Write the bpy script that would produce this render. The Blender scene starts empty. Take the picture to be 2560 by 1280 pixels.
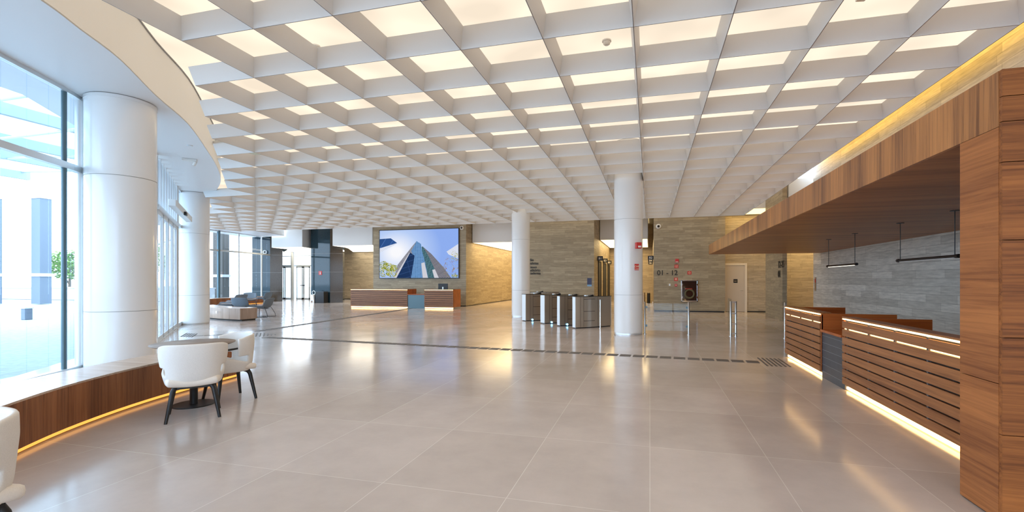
import bpy, math, random
from math import sin, cos, pi, sqrt, radians, atan2
random.seed(7)
S = bpy.context.scene
C = S.collection

# ------------------------------------------------------------------ camera
cd = bpy.data.cameras.new('camera'); cam = bpy.data.objects.new('camera', cd); C.objects.link(cam)
S.camera = cam
cd.sensor_width = 36.0; cd.sensor_fit = 'HORIZONTAL'
cd.lens = 1162.0/2560.0*36.0
cam.location = (0, 0, 1.5)
cam.rotation_euler = (radians(90), 0, 0.2549)
cd.shift_x = -42.0/2560.0
cd.shift_y = 61.0/2560.0
cd.clip_start = 0.05; cd.clip_end = 500

# ------------------------------------------------------------------ world and exposure
S.view_settings.view_transform = 'Standard'
S.view_settings.look = 'None'
S.view_settings.gamma = 1.0
S.view_settings.exposure = 0.0
S.view_settings.use_curve_mapping = False
W = bpy.data.worlds.new('sky'); S.world = W; W.use_nodes = True
bg = W.node_tree.nodes['Background']
bg.inputs[0].default_value = (0.66, 0.82, 1.0, 1); bg.inputs[1].default_value = 6.6
MEMBRANE = 1.14      # strength of the backlit ceiling
BOXLIGHT = 5.0      # strength of the corridor light boxes
COVE = 17.0
LED = 9.0

# ------------------------------------------------------------------ node helpers
def newmat(name):
    m = bpy.data.materials.new(name); m.use_nodes = True
    nt = m.node_tree; b = nt.nodes['Principled BSDF']
    return m, nt, b
def mat(name, col, rough=0.5, metal=0.0, spec=0.5, coat=0.0, noise=0.0, nscale=8.0):
    m, nt, b = newmat(name)
    b.inputs['Base Color'].default_value = (*col, 1)
    b.inputs['Roughness'].default_value = rough
    b.inputs['Metallic'].default_value = metal
    b.inputs['Specular IOR Level'].default_value = spec
    b.inputs['Coat Weight'].default_value = coat
    if noise:
        n = nt.nodes.new('ShaderNodeTexNoise'); n.inputs['Scale'].default_value = nscale; n.inputs['Detail'].default_value = 4
        g = nt.nodes.new('ShaderNodeTexCoord'); nt.links.new(g.outputs['Object'], n.inputs['Vector'])
        r = nt.nodes.new('ShaderNodeValToRGB'); nt.links.new(n.outputs['Fac'], r.inputs['Fac'])
        r.color_ramp.elements[0].position = .3; r.color_ramp.elements[1].position = .7
        r.color_ramp.elements[0].color = (*[c*(1-noise) for c in col], 1)
        r.color_ramp.elements[1].color = (*[min(1, c*(1+noise)) for c in col], 1)
        nt.links.new(r.outputs['Color'], b.inputs['Base Color'])
    return m
def emat(name, col, st):
    m = bpy.data.materials.new(name); m.use_nodes = True; nt = m.node_tree
    nt.nodes.remove(nt.nodes['Principled BSDF'])
    e = nt.nodes.new('ShaderNodeEmission'); e.inputs[0].default_value = (*col, 1); e.inputs[1].default_value = st
    nt.links.new(e.outputs[0], nt.nodes['Material Output'].inputs[0])
    return m
def glassmat(name, tint, refl=0.08, rough=0.0):
    m = bpy.data.materials.new(name); m.use_nodes = True; nt = m.node_tree
    nt.nodes.remove(nt.nodes['Principled BSDF'])
    t = nt.nodes.new('ShaderNodeBsdfTransparent'); t.inputs[0].default_value = (*tint, 1)
    g = nt.nodes.new('ShaderNodeBsdfGlossy'); g.inputs['Roughness'].default_value = rough
    f = nt.nodes.new('ShaderNodeLayerWeight'); f.inputs[0].default_value = .5
    pw = nt.nodes.new('ShaderNodeMath'); pw.operation = 'POWER'; pw.inputs[1].default_value = 5.0
    nt.links.new(f.outputs['Facing'], pw.inputs[0])
    mm = nt.nodes.new('ShaderNodeMath'); mm.operation = 'MULTIPLY_ADD'; mm.inputs[1].default_value = .7; mm.inputs[2].default_value = refl
    nt.links.new(pw.outputs[0], mm.inputs[0])
    x = nt.nodes.new('ShaderNodeMixShader'); nt.links.new(mm.outputs[0], x.inputs[0])
    nt.links.new(t.outputs[0], x.inputs[1]); nt.links.new(g.outputs[0], x.inputs[2])
    nt.links.new(x.outputs[0], nt.nodes['Material Output'].inputs[0])
    return m
def stonemat(name, c1, c2, mortar, rough=0.5, row=0.115, width=1.15, polish=False):
    m, nt, b = newmat(name); L = nt.links
    tc = nt.nodes.new('ShaderNodeTexCoord'); sp = nt.nodes.new('ShaderNodeSeparateXYZ'); L.new(tc.outputs['Object'], sp.inputs[0])
    ad = nt.nodes.new('ShaderNodeMath'); L.new(sp.outputs[0], ad.inputs[0]); L.new(sp.outputs[1], ad.inputs[1])
    cb = nt.nodes.new('ShaderNodeCombineXYZ'); L.new(ad.outputs[0], cb.inputs[0]); L.new(sp.outputs[2], cb.inputs[1])
    br = nt.nodes.new('ShaderNodeTexBrick'); L.new(cb.outputs[0], br.inputs['Vector'])
    br.offset = 0.37; br.offset_frequency = 2; br.squash = 0.62; br.squash_frequency = 3
    br.inputs['Scale'].default_value = 1.0
    br.inputs['Brick Width'].default_value = width; br.inputs['Row Height'].default_value = row
    br.inputs['Mortar Size'].default_value = 0.0035; br.inputs['Mortar Smooth'].default_value = 0.3
    br.inputs['Color1'].default_value = (*c1, 1); br.inputs['Color2'].default_value = (*c2, 1); br.inputs['Mortar'].default_value = (*mortar, 1)
    mp = nt.nodes.new('ShaderNodeMapping'); mp.inputs['Scale'].default_value = (1.6, 14, 1); L.new(cb.outputs[0], mp.inputs[0])
    n = nt.nodes.new('ShaderNodeTexNoise'); n.inputs['Scale'].default_value = 1.6; n.inputs['Detail'].default_value = 7; n.inputs['Roughness'].default_value = .62
    L.new(mp.outputs[0], n.inputs['Vector'])
    rp = nt.nodes.new('ShaderNodeValToRGB'); rp.color_ramp.elements[0].position = .28; rp.color_ramp.elements[1].position = .75
    rp.color_ramp.elements[0].color = (.68, .68, .68, 1); rp.color_ramp.elements[1].color = (1.16, 1.16, 1.16, 1)
    L.new(n.outputs['Fac'], rp.inputs[0])
    mx = nt.nodes.new('ShaderNodeMix'); mx.data_type = 'RGBA'; mx.blend_type = 'MULTIPLY'; mx.inputs[0].default_value = 1
    L.new(br.outputs['Color'], mx.inputs[6]); L.new(rp.outputs[0], mx.inputs[7])
    L.new(mx.outputs[2], b.inputs['Base Color'])
    b.inputs['Roughness'].default_value = rough
    bp = nt.nodes.new('ShaderNodeBump'); bp.inputs['Strength'].default_value = .25; bp.inputs['Distance'].default_value = .01
    L.new(mx.outputs[2], bp.inputs['Height']); L.new(bp.outputs[0], b.inputs['Normal'])
    return m
def woodmat(name, light, dark, axis='Z', rough=0.35, band=2.2, seed=0.0, plank=0.0):
    """veneer: grain along axis, tone bands across it"""
    m, nt, b = newmat(name); L = nt.links
    tc = nt.nodes.new('ShaderNodeTexCoord')
    mp = nt.nodes.new('ShaderNodeMapping'); L.new(tc.outputs['Object'], mp.inputs[0])
    lo, hi = .25, 1.0
    sc = {'X': (.7, 24, 24), 'Y': (24, .7, 24), 'Z': (24, 24, .7)}[axis]
    mp.inputs['Scale'].default_value = sc; mp.inputs['Location'].default_value = (seed, seed*1.7, seed*.6)
    n = nt.nodes.new('ShaderNodeTexNoise'); n.inputs['Scale'].default_value = 1.5; n.inputs['Detail'].default_value = 9; n.inputs['Roughness'].default_value = .7; n.inputs['Distortion'].default_value = .5
    L.new(mp.outputs[0], n.inputs['Vector'])
    mp2 = nt.nodes.new('ShaderNodeMapping'); L.new(tc.outputs['Object'], mp2.inputs[0])
    mp2.inputs['Scale'].default_value = {'X': (.05, band, band), 'Y': (band, .05, band), 'Z': (band, band, .05)}[axis]
    n2 = nt.nodes.new('ShaderNodeTexNoise'); n2.inputs['Scale'].default_value = 1.0; n2.inputs['Detail'].default_value = 2
    L.new(mp2.outputs[0], n2.inputs['Vector'])
    ad = nt.nodes.new('ShaderNodeMix'); ad.data_type = 'FLOAT'; ad.inputs[0].default_value = .42
    L.new(n.outputs['Fac'], ad.inputs[2]); L.new(n2.outputs['Fac'], ad.inputs[3])
    rp = nt.nodes.new('ShaderNodeValToRGB'); e = rp.color_ramp.elements
    e[0].position = .39; e[0].color = (*dark, 1); e[1].position = .62; e[1].color = (*light, 1)
    k = e.new(.5); k.color = (*[(a*1.1+c*.9)/2 for a, c in zip(light, dark)], 1)
    L.new(ad.outputs[0], rp.inputs[0]); L.new(rp.outputs[0], b.inputs['Base Color'])
    b.inputs['Roughness'].default_value = rough; b.inputs['Specular IOR Level'].default_value = .32
    return m

# ------------------------------------------------------------------ materials
M = {}
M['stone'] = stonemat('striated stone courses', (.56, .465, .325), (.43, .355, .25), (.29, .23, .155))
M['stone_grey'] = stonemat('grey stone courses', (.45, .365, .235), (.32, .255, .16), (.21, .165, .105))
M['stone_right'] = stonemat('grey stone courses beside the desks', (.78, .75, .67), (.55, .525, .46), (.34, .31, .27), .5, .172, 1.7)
M['granite'] = mat('polished dark granite', (.014, .036, .048), .05, 0, .42, noise=.3, nscale=30)
M['granite_reflect'] = mat('polished granite with brown reflection tint', (.075, .055, .038), .12, 0, .3, noise=.25, nscale=30)  # same granite, with the stone walls' brown reflection put into its colour
M['joint'] = mat('pale joint', (.30, .30, .29), .5)
M['white_paint'] = mat('white paint', (.80, .795, .78), .6)
M['fascia'] = mat('warm white fascia paint', (.80, .78, .74), .6)
M['soffit'] = mat('white soffit paint', (.80, .80, .80), .45)
M['column'] = mat('white enamel cladding', (.82, .82, .81), .22, coat=.3)
M['baffle'] = mat('white baffle lacquer', (.68, .665, .65), .5)
M['baffle_edge'] = mat('grey baffle edge', (.30, .29, .29), .5)
M['black'] = mat('black powder coat', (.012, .013, .015), .4)
M['black_gloss'] = mat('black glass', (.008, .008, .01), .05, 0, .6)
M['lift_black'] = mat('matt black lift metal', (.02, .02, .022), .7)  # flat black of the lift doors and portals
M['steel'] = mat('brushed steel', (.55, .53, .50), .28, 1)
M['steel_dark'] = mat('brushed bronze steel', (.56, .49, .41), .34, .95)
M['alu'] = mat('satin aluminium', (.72, .74, .75), .35, .7)
M['alu_pale'] = mat('pale aluminium panel', (.78, .82, .84), .4, .2)
M['teal_metal'] = mat('teal grey metal', (.10, .17, .20), .35, .3)
M['chrome'] = mat('chrome', (.8, .8, .8), .08, 1)
M['red'] = mat('signal red', (.55, .03, .025), .4)
M['redsign'] = mat('red sign plate', (.60, .04, .03), .45)
M['cream_ink'] = mat('pale sign print', (.85, .7, .5), .5)
M['dark_ink'] = mat('dark lettering', (.02, .018, .014), .5)
M['slate'] = mat('charcoal panel', (.055, .062, .075), .35, noise=.08)
M['slate_line'] = mat('charcoal panel line', (.20, .22, .24), .35)
M['gap'] = mat('dark slat backing', (.015, .011, .009), .6)
M['clear_block'] = mat('pale spacer', (.62, .47, .33), .4)
M['wood_desk'] = woodmat('walnut slat veneer', (.42, .17, .06), (.18, .06, .02), 'Y', .33, 5)
M['wood_side'] = woodmat('orange walnut panel', (.50, .135, .032), (.30, .07, .015), 'X', .3, 4)
M['wood_fascia'] = woodmat('walnut fascia veneer', (.56, .235, .075), (.20, .078, .030), 'Z', .35, 3.0)
M['wood_soffit'] = woodmat('walnut soffit veneer', (.50, .215, .08), (.23, .09, .035), 'X', .42, 4)
M['wood_pillar'] = woodmat('walnut pillar veneer', (.40, .135, .034), (.13, .037, .010), 'X', .45, 3.4)
M['wood_pillar_side'] = woodmat('walnut pillar side veneer', (.46, .165, .048), (.20, .062, .019), 'Y', .45, 2.8)
M['wood_bench'] = woodmat('walnut bench veneer', (.38, .145, .055), (.16, .055, .022), 'Z', .35, 3)
M['bench_top'] = woodmat('pale bench top veneer', (.62, .48, .38), (.42, .30, .22), 'X', .22, 3)
M['bench_grey'] = woodmat('greyed walnut veneer', (.46, .33, .25), (.26, .18, .13), 'Z', .3, 3)
M['wood_desk_far'] = woodmat('walnut slat veneer across', (.34, .165, .08), (.16, .072, .036), 'X', .35, 5)
M['tabletop'] = woodmat('taupe table veneer', (.34, .27, .22), (.22, .17, .14), 'X', .6, 3)
M['fabric'] = mat('off white fabric', (.78, .755, .72), .85, noise=.06, nscale=220)
M['fabric_in'] = mat('cream fabric', (.82, .76, .69), .8, noise=.04, nscale=180)
M['shell_dark'] = mat('charcoal felt shell', (.15, .19, .23), .7, noise=.15, nscale=60)
M['shell_blue'] = mat('blue grey felt', (.19, .25, .31), .75, noise=.1, nscale=60)
M['taupe'] = mat('taupe seat pad', (.33, .24, .19), .8)
M['glass'] = glassmat('window glass', (.94, .97, 1.0), .03)
M['glass_clear'] = glassmat('clear glass', (.96, .98, .98), .02)
M['glass_canopy'] = glassmat('canopy glass', (.80, .90, .93), .05)
M['rubber'] = mat('grey tactile rubber', (.105, .095, .09), .6)
M['rubber_pale'] = mat('pale rubber', (.55, .52, .5), .6)
M['door_paint'] = mat('beige door paint', (.62, .54, .44), .45)
M['frame_paint'] = mat('cream frame paint', (.80, .72, .60), .45)
M['plaza'] = mat('pale paving', (.33, .37, .39), .8, noise=.14, nscale=9)
M['canopy_steel'] = mat('pale canopy steel', (.42, .50, .52), .5)
M['bldg'] = mat('blue grey facade', (.13, .17, .215), .5)
M['bldg_pale'] = mat('pale facade', (.6, .62, .64), .7)
M['bldg_dark'] = mat('dark stone facade', (.075, .068, .058), .6)
M['leaf'] = mat('leaves', (.16, .30, .05), .6, noise=.5, nscale=2)
M['bark'] = mat('bark', (.16, .11, .07), .9)
M['plastic'] = mat('white plastic', (.80, .78, .74), .4)
M['blue_poster'] = mat('blue poster', (.05, .06, .13), .5)
M['sky_poster'] = mat('light blue poster', (.22, .42, .65), .5)
M['glass_pane_red'] = mat('cabinet glass over red hose', (.05, .022, .017), .08, 0, .8)
M['hose'] = mat('hose reel', (.13, .11, .05), .6)
M['membrane'] = emat('backlit ceiling membrane', (1.0, .85, .67), MEMBRANE)
_nt = M['membrane'].node_tree; _e = [n for n in _nt.nodes if n.type == 'EMISSION'][0]
_tc = _nt.nodes.new('ShaderNodeTexCoord'); _n = _nt.nodes.new('ShaderNodeTexNoise'); _n.inputs['Scale'].default_value = .75; _n.inputs['Detail'].default_value = 1.5
_nt.links.new(_tc.outputs['Object'], _n.inputs['Vector'])
_r = _nt.nodes.new('ShaderNodeMapRange'); _r.inputs[1].default_value = .35; _r.inputs[2].default_value = .6; _r.inputs[3].default_value = .84*MEMBRANE; _r.inputs[4].default_value = 1.05*MEMBRANE
_nt.links.new(_n.outputs['Fac'], _r.inputs[0]); _nt.links.new(_r.outputs[0], _e.inputs[1])
M['boxlight'] = emat('light box diffuser', (1.0, .74, .38), BOXLIGHT)
M['boxlight_hi'] = emat('strong light box diffuser', (1.0, .70, .30), 20.0)
M['alcove_fill'] = emat('golden alcove fill light', (1.0, .68, .25), 3.2)
M['boxlight_pale'] = emat('pale light box diffuser', (1.0, .90, .72), 3.6)
M['led'] = emat('warm light strip', (1.0, .60, .22), LED)
M['led_orange'] = emat('amber light strip', (1.0, .42, .075), 1.6)
M['cove'] = emat('golden cove strip', (1.0, .60, .13), COVE)
M['led_blue'] = emat('blue led', (.15, .55, 1.0), 12)
M['lampglow'] = emat('lamp diffuser', (1.0, .9, .75), 2)

def floor_material():
    m, nt, b = newmat('polished floor tiles'); L = nt.links
    tc = nt.nodes.new('ShaderNodeTexCoord'); mp = nt.nodes.new('ShaderNodeMapping'); L.new(tc.outputs['Object'], mp.inputs[0])
    mp.inputs['Location'].default_value = (0.0, -3.06+1.27*20, 0); 
    br = nt.nodes.new('ShaderNodeTexBrick'); L.new(mp.outputs[0], br.inputs['Vector']); br.offset = 0; br.squash = 1
    br.inputs['Scale'].default_value = 1; br.inputs['Brick Width'].default_value = .9575; br.inputs['Row Height'].default_value = 1.27
    br.inputs['Mortar Size'].default_value = .0028; br.inputs['Mortar Smooth'].default_value = .1
    br.inputs['Color1'].default_value = (.57, .50, .465, 1); br.inputs['Color2'].default_value = (.525, .46, .425, 1); br.inputs['Mortar'].default_value = (.70, .665, .62, 1)
    n = nt.nodes.new('ShaderNodeTexNoise'); n.inputs['Scale'].default_value = .9; n.inputs['Detail'].default_value = 8; n.inputs['Roughness'].default_value = .65
    L.new(tc.outputs['Object'], n.inputs['Vector'])
    rp = nt.nodes.new('ShaderNodeValToRGB'); rp.color_ramp.elements[0].position = .3; rp.color_ramp.elements[1].position = .7
    rp.color_ramp.elements[0].color = (.86, .86, .86, 1); rp.color_ramp.elements[1].color = (1.08, 1.08, 1.08, 1); L.new(n.outputs['Fac'], rp.inputs[0])
    mx = nt.nodes.new('ShaderNodeMix'); mx.data_type = 'RGBA'; mx.blend_type = 'MULTIPLY'; mx.inputs[0].default_value = 1
    L.new(br.outputs['Color'], mx.inputs[6]); L.new(rp.outputs[0], mx.inputs[7]); L.new(mx.outputs[2], b.inputs['Base Color'])
    mr = nt.nodes.new('ShaderNodeMapRange'); mr.inputs[3].default_value = .09; mr.inputs[4].default_value = .19; L.new(n.outputs['Fac'], mr.inputs[0])
    L.new(mr.outputs[0], b.inputs['Roughness'])
    b.inputs['Specular IOR Level'].default_value = .55
    # each tile lies a hair out of level, so mirrored light steps from tile to tile
    br2 = nt.nodes.new('ShaderNodeTexBrick'); L.new(mp.outputs[0], br2.inputs['Vector']); br2.offset = 0; br2.squash = 1
    br2.inputs['Scale'].default_value = 1; br2.inputs['Brick Width'].default_value = .9575; br2.inputs['Row Height'].default_value = 1.27; br2.inputs['Mortar Size'].default_value = 0
    br2.inputs['Color1'].default_value = (0,0,0,1); br2.inputs['Color2'].default_value = (1,1,1,1); br2.inputs['Mortar'].default_value = (.5,.5,.5,1)
    sb = nt.nodes.new('ShaderNodeVectorMath'); sb.operation = 'SUBTRACT'; L.new(br2.outputs['Color'], sb.inputs[0]); sb.inputs[1].default_value = (.5,.5,.5)
    ml = nt.nodes.new('ShaderNodeVectorMath'); ml.operation = 'MULTIPLY'; L.new(sb.outputs[0], ml.inputs[0]); ml.inputs[1].default_value = (.010,.016,0)
    ge = nt.nodes.new('ShaderNodeNewGeometry'); ad = nt.nodes.new('ShaderNodeVectorMath'); ad.operation = 'ADD'; L.new(ge.outputs['Normal'], ad.inputs[0]); L.new(ml.outputs[0], ad.inputs[1])
    nm = nt.nodes.new('ShaderNodeVectorMath'); nm.operation = 'NORMALIZE'; L.new(ad.outputs[0], nm.inputs[0]); L.new(nm.outputs[0], b.inputs['Normal'])
    return m
M['floor'] = floor_material()

# ------------------------------------------------------------------ mesh builder
class MB:
    def __init__(s): s.v = []; s.f = []; s.mi = []; s.mats = []; s.smooth = []
    def _m(s, m):
        if m not in s.mats: s.mats.append(m)
        return s.mats.index(m)
    def add(s, vs, fs, m=None, sm=False):
        o = len(s.v); s.v += [tuple(v) for v in vs]
        for f in fs: s.f.append(tuple(i+o for i in f)); s.mi.append(s._m(m)); s.smooth.append(sm)
        return s
    def box(s, x0, x1, y0, y1, z0, z1, m=None):
        if x0 > x1: x0, x1 = x1, x0
        if y0 > y1: y0, y1 = y1, y0
        vs = [(x0,y0,z0),(x1,y0,z0),(x1,y1,z0),(x0,y1,z0),(x0,y0,z1),(x1,y0,z1),(x1,y1,z1),(x0,y1,z1)]
        return s.add(vs, [(0,3,2,1),(4,5,6,7),(0,1,5,4),(1,2,6,5),(2,3,7,6),(3,0,4,7)], m)
    def obox(s, c, ax, ln, w, z0, z1, m=None):
        """box centred c=(x,y), long axis ax (angle), length ln, width w"""
        dx, dy = cos(ax), sin(ax); vs = []
        for z in (z0, z1):
            for a, b in ((-1,-1),(1,-1),(1,1),(-1,1)):
                vs.append((c[0]+a*ln/2*dx-b*w/2*dy, c[1]+a*ln/2*dy+b*w/2*dx, z))
        return s.add(vs, [(0,3,2,1),(4,5,6,7),(0,1,5,4),(1,2,6,5),(2,3,7,6),(3,0,4,7)], m)
    def prism(s, pts, z0, z1, m=None, mtop=None, mbot=None, sm=False):
        n = len(pts)
        a = sum(pts[i][0]*pts[(i+1)%n][1]-pts[(i+1)%n][0]*pts[i][1] for i in range(n))
        if a < 0: pts = pts[::-1]
        vs = [(x,y,z0) for x,y in pts]+[(x,y,z1) for x,y in pts]
        s.add(vs, [(i,(i+1)%n,n+(i+1)%n,n+i) for i in range(n)], m, sm)
        s.add(vs[n:], [tuple(range(n))], mtop or m); s.add(vs[:n], [tuple(range(n))[::-1]], mbot or m)
        return s
    def seg(s, p, q, w, z0, z1, m=None):
        """upright slab along plan segment p-q"""
        return s.obox(((p[0]+q[0])/2, (p[1]+q[1])/2), atan2(q[1]-p[1], q[0]-p[0]), math.dist(p, q), w, z0, z1, m)
    def lathe(s, prof, c=(0,0,0), n=32, m=None, caps=True, sm=True):
        vs = []; k = len(prof)
        for r, z in prof:
            for i in range(n): a = 2*pi*i/n; vs.append((c[0]+r*cos(a), c[1]+r*sin(a), c[2]+z))
        fs = [(j*n+i, j*n+(i+1)%n, (j+1)*n+(i+1)%n, (j+1)*n+i) for j in range(k-1) for i in range(n)]
        s.add(vs, fs, m, sm)
        if caps:
            s.add(vs[:n], [tuple(range(n))[::-1]], m); s.add(vs[-n:], [tuple(range(n))], m)
        return s
    def tube(s, pts, r, n=8, m=None, closed=False):
        import mathutils as mu
        P = [mu.Vector(p) for p in pts]; k = len(P); R = r if isinstance(r, (list, tuple)) else [r]*k
        vs = []; up = mu.Vector((0,0,1)); prev = None
        for i, p in enumerate(P):
            if closed: t = (P[(i+1)%k]-P[i-1])
            else: t = (P[min(i+1,k-1)]-P[max(i-1,0)])
            t.normalize()
            if prev is None:
                a = t.orthogonal() if abs(t.dot(up)) > .95 else t.cross(up)
                a.normalize()
            else:
                a = prev-t*prev.dot(t); a.normalize()
            prev = a; b = t.cross(a)
            for j in range(n):
                g = 2*pi*j/n; vs.append(tuple(p+(a*cos(g)+b*sin(g))*R[i]))
        fs = []
        for i in range(k if closed else k-1):
            for j in range(n):
                i2 = (i+1) % k; fs.append((i*n+j, i*n+(j+1)%n, i2*n+(j+1)%n, i2*n+j))
        s.add(vs, fs, m, True)
        if not closed: s.add(vs[:n], [tuple(range(n))[::-1]], m); s.add(vs[-n:], [tuple(range(n))], m)
        return s
    def grid(s, fn, nu, nv, m=None, hole=None, sm=True):
        vs = [fn(i/nu, j/nv) for i in range(nu+1) for j in range(nv+1)]
        fs = []
        for i in range(nu):
            for j in range(nv):
                if hole and hole((i+.5)/nu, (j+.5)/nv): continue
                fs.append((i*(nv+1)+j, (i+1)*(nv+1)+j, (i+1)*(nv+1)+j+1, i*(nv+1)+j+1))
        return s.add(vs, fs, m, sm)
    def build(s, name, m=None, parent=None, loc=None, bevel=0, solid=0, sub=0, offset=0.0):
        me = bpy.data.meshes.new(name); me.from_pydata(s.v, [], s.f)
        for x in s.mats: me.materials.append(M[x] if x else M[m])
        for i, p in enumerate(me.polygons): p.material_index = s.mi[i]; p.use_smooth = s.smooth[i]
        me.validate(); me.update()
        o = bpy.data.objects.new(name, me); C.objects.link(o)
        if parent: o.parent = parent
        if loc: o.location = loc
        if solid:
            k = o.modifiers.new('thickness', 'SOLIDIFY'); k.thickness = solid; k.offset = offset
        if bevel:
            k = o.modifiers.new('bevel', 'BEVEL'); k.width = bevel; k.segments = 2; k.limit_method = 'ANGLE'
        if sub:
            k = o.modifiers.new('round', 'SUBSURF'); k.levels = sub; k.render_levels = sub
        return o
def tag(o, label=None, cat=None, group=None, kind=None):
    if label: o['label'] = label
    if cat: o['category'] = cat
    if group: o['group'] = group
    if kind: o['kind'] = kind
    return o
def thing(name, label, cat, loc=(0,0,0), rz=0, group=None):
    o = bpy.data.objects.new(name, None); C.objects.link(o); o.empty_display_size = .2
    o.location = loc; o.rotation_euler = (0,0,rz)
    return tag(o, label, cat, group)
def struct(mb, name, m, **k):
    return tag(mb.build(name, m, **k), kind='structure')
def copy_tree(o, parent=None):
    c = o.copy(); C.objects.link(c)
    if parent: c.parent = parent
    for ch in list(o.children): copy_tree(ch, c)
    return c
def text_mesh(name, body, size, m, loc, rot, parent=None, align='LEFT', depth=.008, bold=0.0):
    cu = bpy.data.curves.new(name, 'FONT'); cu.body = body; cu.size = size; cu.extrude = depth; cu.align_x = align; cu.offset = bold
    t = bpy.data.objects.new(name, cu); C.objects.link(t)
    bpy.context.view_layer.update()
    me = bpy.data.meshes.new_from_object(t.evaluated_get(bpy.context.evaluated_depsgraph_get()))
    bpy.data.objects.remove(t)
    me.materials.clear(); me.materials.append(M[m])
    o = bpy.data.objects.new(name, me); C.objects.link(o); o.location = loc; o.rotation_euler = rot
    if parent: o.parent = parent
    return o
R90 = radians(90)
def spline(pts, n=6):
    out = []
    P = [pts[0]]+list(pts)+[pts[-1]]
    for i in range(1, len(P)-2):
        for k in range(n):
            t = k/n; a, b, c, d = P[i-1], P[i], P[i+1], P[i+2]
            out.append(tuple(.5*((2*b[j])+(-a[j]+c[j])*t+(2*a[j]-5*b[j]+4*c[j]-d[j])*t*t+(-a[j]+3*b[j]-3*c[j]+d[j])*t**3) for j in range(2)))
    out.append(tuple(pts[-1])); return out

# ================================================================== ROOM SHELL
FASCIA = spline([(-4.9,-8),(-4.95,-4),(-5.1,-1),(-5.4,.8),(-5.85,2.3),(-6.31,3.49),(-6.6,4.03),(-6.98,4.72),(-7.78,5.79),(-8.58,6.98),(-9.8,8.4),(-11.16,9.9),(-12.5,11.2),(-13.9,12.3),(-16.4,14.1),
                 (-19,15.7),(-21.2,17.2),(-22.5,18.6),(-23.1,20.2),(-23.25,22),(-23.3,24),(-23.5,25.0),(-23.8,26.1)], 4)
GLASS = spline([(-6.6,-8),(-6.7,-4),(-6.85,-1),(-7.1,1.2),(-7.7,3.0),(-8.32,4.19),(-8.83,5.18),(-9.06,5.53),(-9.95,6.75),(-11.3,8.4)], 3)
GLASS_B = spline([(-14.6,11.5),(-16.4,13.2),(-18.5,14.7),(-21,16.1),(-23.3,17.6),(-24.6,19.4),(-25.0,21.4),(-25.2,23.5),(-25.6,25.6),(-26.1,27.3)], 3)
ZS, ZC = 4.5, 5.4

struct(MB().prism([(-9.0,-9),(9,-9),(9,41),(-26,41),(-26,31.2),(-29.4,31.2),(-29.4,27.5),(-28,24),(-27,16),(-16,11.2),(-11.8,7.9),(-9.6,5.0),(-8.6,2)], -.3, 0), 'floor', 'floor')
# backlit ceiling over the hall, plain slab beyond it
pts = [p for p in FASCIA if p[1] < 23.0]+[(-23.2,23.0),(5.30,23.0),(5.30,-8)]
struct(MB().prism(pts, ZC, ZC+.02), 'ceiling', 'membrane')
struct(MB().box(-22.9,9,23.0,41,5.35,5.5).box(-26,-22.9,31.1,41,5.35,5.5).box(-29.2,-22.9,26.3,31.1,5.35,5.5).box(-23.3,-22.9,23.0,26.3,5.35,5.5), 'ceiling_rear', 'white_paint')
struct(MB().prism([(x,y) for x,y in FASCIA]+[(-27.2,26.1),(-26.6,24),(-25.8,19),(-24.5,17),(-16,11.2),(-12.0,8.1),(-9.8,5.2),(-9.2,2),(-8.8,-9),(-4.9,-9)], ZS, ZS+.02), 'ceiling_soffit', 'soffit')
fb = MB()
for a, b in zip(FASCIA, FASCIA[1:]):
    fb.add([(*a,ZS),(*b,ZS),(*b,5.5),(*a,5.5)], [(0,1,2,3)], None, False)
struct(fb, 'trim_1', 'fascia')
lt = MB()
for a, b in zip(FASCIA[8:56], FASCIA[9:57]): lt.seg((a[0]+.01,a[1]+.005), (b[0]+.01,b[1]+.005), .015, 5.372, 5.39)
struct(lt, 'trim_2', 'baffle_edge')
# right side
struct(MB().box(5.73,6.1,-8,18.9,0,6.1), 'wall_right', 'stone_right')
struct(MB().box(5.28,5.30,-8,18.9,5.4,5.52).box(5.28,6.1,-8,18.9,6.1,6.15).box(5.26,5.28,-8,18.9,5.42,6.15), 'ceiling_cove', 'white_paint')
struct(MB().box(4.72,4.87,18.9,21.5,0,5.5), 'wall_right_return', 'stone_grey')
struct(MB().box(4.87,8.0,21.5,21.7,0,5.5), 'wall_side_corridor', 'stone')
struct(MB().box(8.0,8.2,18.9,21.7,0,5.5).box(6.1,8.2,18.7,18.9,0,5.5), 'wall_side_corridor_end', 'stone')
struct(MB().box(3.41,8.9,24.0,24.3,0,5.5), 'wall_alcove', 'stone')
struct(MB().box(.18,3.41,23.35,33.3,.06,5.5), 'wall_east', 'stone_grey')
struct(MB().box(.2,3.38,23.39,33.3,0,.06), 'baseboard_east', 'black')
struct(MB().box(3.43,8.9,23.97,24.0,0,.05), 'baseboard_alcove', 'black')
struct(MB().box(4.745,4.9,18.93,21.5,0,.05), 'baseboard_right', 'black')
struct(MB().box(-2.7,.18,33.0,33.3,0,5.5), 'wall_lobby', 'stone')
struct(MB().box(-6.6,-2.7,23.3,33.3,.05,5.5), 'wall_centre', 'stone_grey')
struct(MB().box(-6.58,-2.72,23.34,33.3,0,.05), 'baseboard_centre', 'black')
struct(MB().box(-10.25,-6.6,38.5,38.8,0,5.5), 'wall_corridor', 'stone')
struct(MB().box(-6.6,-6.4,33.3,38.8,0,5.5), 'wall_corridor_east', 'stone')
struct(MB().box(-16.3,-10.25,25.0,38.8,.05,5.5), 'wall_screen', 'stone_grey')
struct(MB().box(-16.28,-10.28,25.05,38.8,0,.05), 'baseboard_screen', 'black')
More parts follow.
